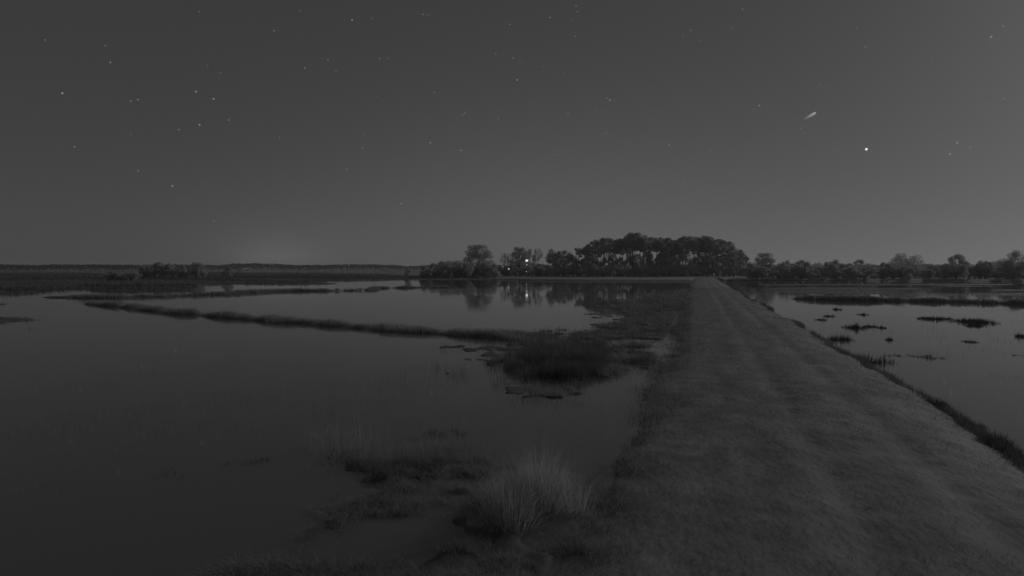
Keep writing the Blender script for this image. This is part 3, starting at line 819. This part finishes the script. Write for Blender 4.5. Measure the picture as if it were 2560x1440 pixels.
# ---------------------------------------------------------------- stars, a planet and a meteor
SD = 6000.0
em = {'b': emitter('star_light_bright', 0.25, 'NONE'), 'm': emitter('star_light', 0.18, 'NONE'), 'f': emitter('star_light_faint', 0.13, 'NONE'), 'p': emitter('planet_light', 0.9, 'NONE'), 't': emitter('meteor_light', 0.3, 'NONE')}
px_m = SD / F
sm = {'b': ico('star', 2.0 * px_m, 1), 'm': ico('star', 1.8 * px_m, 1), 'f': ico('star', 1.7 * px_m, 1), 'p': ico('planet', 2.8 * px_m, 2)}
for k_, me in sm.items(): me.materials.append(em[k_])
def in_sky(px, py):
    d = ray(px, py); d = d / np.linalg.norm(d)
    return np.array((0, 0, CAM_H)) + d * SD * 1.1
bright = {(156, 233): 'brightest star in the upper left of the sky', (490, 229): 'bright star, left one of a close pair in the left sky', (534, 247): 'bright star, right one of a close pair in the left sky',
          (499, 312): 'bright star below the close pair in the left sky', (880, 50): 'bright star near the top edge left of centre', (1076, 357): 'bright star high above the shrub thicket', (1293, 200): 'bright star high above the dark dense tree',
          (1525, 250): 'bright star high above the left half of the grove', (1672, 362): 'bright star above the middle of the grove', (1898, 264): 'bright star to the left of the meteor', (431, 465): 'bright star low over the left marsh',
          (1153, 376): 'bright star above the lone tree', (1003, 509): 'bright low star left of the lone tree', (2393, 357): 'upper star of the two right of the planet', (2375, 385): 'lower star of the two right of the planet',
          (2478, 92): 'bright star in the top right corner'}
mid = [(276, 156), (327, 253), (345, 249), (572, 300), (447, 324), (186, 367), (685, 77), (1058, 36), (1275, 61), (820, 149), (762, 170), (949, 146), (1239, 135), (1085, 231), (1162, 282), (1157, 288), (1246, 297), (699, 344), (906, 370),
       (1440, 15), (1444, 29), (1375, 44), (1438, 91), (1283, 145), (1517, 246), (1420, 285), (1516, 332), (1727, 76), (1856, 23), (1426, 372), (345, 427), (535, 553), (867, 423), (1033, 459), (1384, 387), (1776, 377), (1709, 452),
       (2426, 368), (2452, 492), (2003, 321), (2164, 117), (2508, 66), (2509, 246)]
faint = [(498, 29), (113, 100), (263, 114), (327, 336), (519, 164), (551, 182), (750, 27), (1070, 38), (840, 178), (970, 146), (942, 242), (1043, 301), (909, 337), (930, 46), (1430, 51), (1300, 154), (1358, 168), (1410, 183), (1524, 132),
         (1538, 253), (1489, 273), (1326, 286), (1707, 90), (1752, 102), (1832, 70), (325, 542), (506, 455), (923, 404), (1495, 467), (2012, 332), (1950, 367), (2336, 335), (2142, 70), (2440, 246), (2329, 145), (2462, 260), (1920, 299), (2050, 212)]
for (a1, b1), lab in bright.items():
    tag(obj('star', sm['b'], loc=in_sky(a1, b1)), lab, 'star', 'stars in the night sky')
MARKS = [(0, 250, 'the far left marsh'), (250, 520, 'the left bush cluster'), (520, 860, 'the glow on the horizon'), (860, 1120, 'the shrub thicket'), (1120, 1250, 'the lone tree'), (1250, 1370, 'the yard lamps'),
         (1370, 1480, 'the left end of the grove'), (1480, 1700, 'the left half of the grove'), (1700, 1880, 'the right half of the grove'), (1880, 2120, 'the round open tree'), (2120, 2350, 'the wide spreading tree'), (2350, 2561, 'the right edge of the shore')]
BANDS = [(0, 110, 'topmost above'), (110, 260, 'high above'), (260, 400, 'midway above'), (400, 700, 'low above')]
cells = {}
for lst, kind_ in ((mid, 'm'), (faint, 'f')):
    for a1, b1 in lst:
        mk = [q_[2] for q_ in MARKS if q_[0] <= a1 < q_[1]][0]; bd = [q_[2] for q_ in BANDS if q_[0] <= b1 < q_[1]][0]
        cells.setdefault((kind_, bd, mk), []).append((a1, b1))
for (kind_, bd, mk), pts in cells.items():
    adj = 'small dim star ' if kind_ == 'm' else 'barely visible star '
    pts.sort()
    for j_, (a1, b1) in enumerate(pts):
        lab = adj + bd + ' ' + mk + ('' if len(pts) == 1 else ', ' + ORD[j_] + ' from left')
        tag(obj('star', sm[kind_], loc=in_sky(a1, b1)), lab, 'star', 'dim stars in the night sky' if kind_ == 'm' else 'barely visible stars in the night sky')
tag(obj('planet', sm['p'], loc=in_sky(2166, 373)), 'brightest steady point of light in the right sky, a planet', 'planet')
t = em['t'].node_tree
tcm = N(t, 'ShaderNodeTexCoord'); sxm = N(t, 'ShaderNodeSeparateXYZ'); t.links.new(tcm.outputs['Generated'], sxm.inputs[0])
mrm = N(t, 'ShaderNodeMapRange'); mrm.inputs['To Min'].default_value = 0.1; mrm.inputs['To Max'].default_value = 0.34
t.links.new(sxm.outputs['X'], mrm.inputs['Value'])
t.links.new(mrm.outputs[0], [n_ for n_ in t.nodes if n_.type == 'EMISSION'][0].inputs['Strength'])
A = in_sky(2007, 300); B = in_sky(2040, 281)
pts = [A + (B - A) * t_ for t_ in (0, .15, .4, .7, .88, 1.0)]
v_, q_ = tube(pts, [r_ * px_m for r_ in (0.3, 1.2, 2.2, 3.1, 2.9, 0.8)], 8)
c = v_.mean(0)
tag(obj('meteor', mesh_np('meteor', v_ - c, q_, shade=True), em['t'], loc=c), 'glowing slanted meteor streak in the upper right sky', 'meteor')

# ---------------------------------------------------------------- thin night haze
hx, z0, z1 = 3100.0, -2.0, 30.0
hv = [(x_, y_, z_) for z_ in (z0, z1) for x_, y_ in ((-hx, -hx), (hx, -hx), (hx, hx), (-hx, hx))]
hq = [(3, 2, 1, 0), (4, 5, 6, 7), (0, 1, 5, 4), (1, 2, 6, 5), (2, 3, 7, 6), (3, 0, 4, 7)]
hm = bpy.data.materials.new('night_haze'); hm.use_nodes = True
t = hm.node_tree; t.nodes.clear()
o_ = N(t, 'ShaderNodeOutputMaterial'); pv = N(t, 'ShaderNodeVolumePrincipled')
pv.inputs['Color'].default_value = (0.9, 0.9, 0.9, 1)
pv.inputs['Density'].default_value = 0.0003
pv.inputs['Anisotropy'].default_value = 0.3
t.links.new(pv.outputs[0], o_.inputs['Volume'])
hz_o = obj('haze', mesh_np('haze', hv, hq), hm)
stuff(hz_o, 'thin pale night haze over the marsh', 'haze')
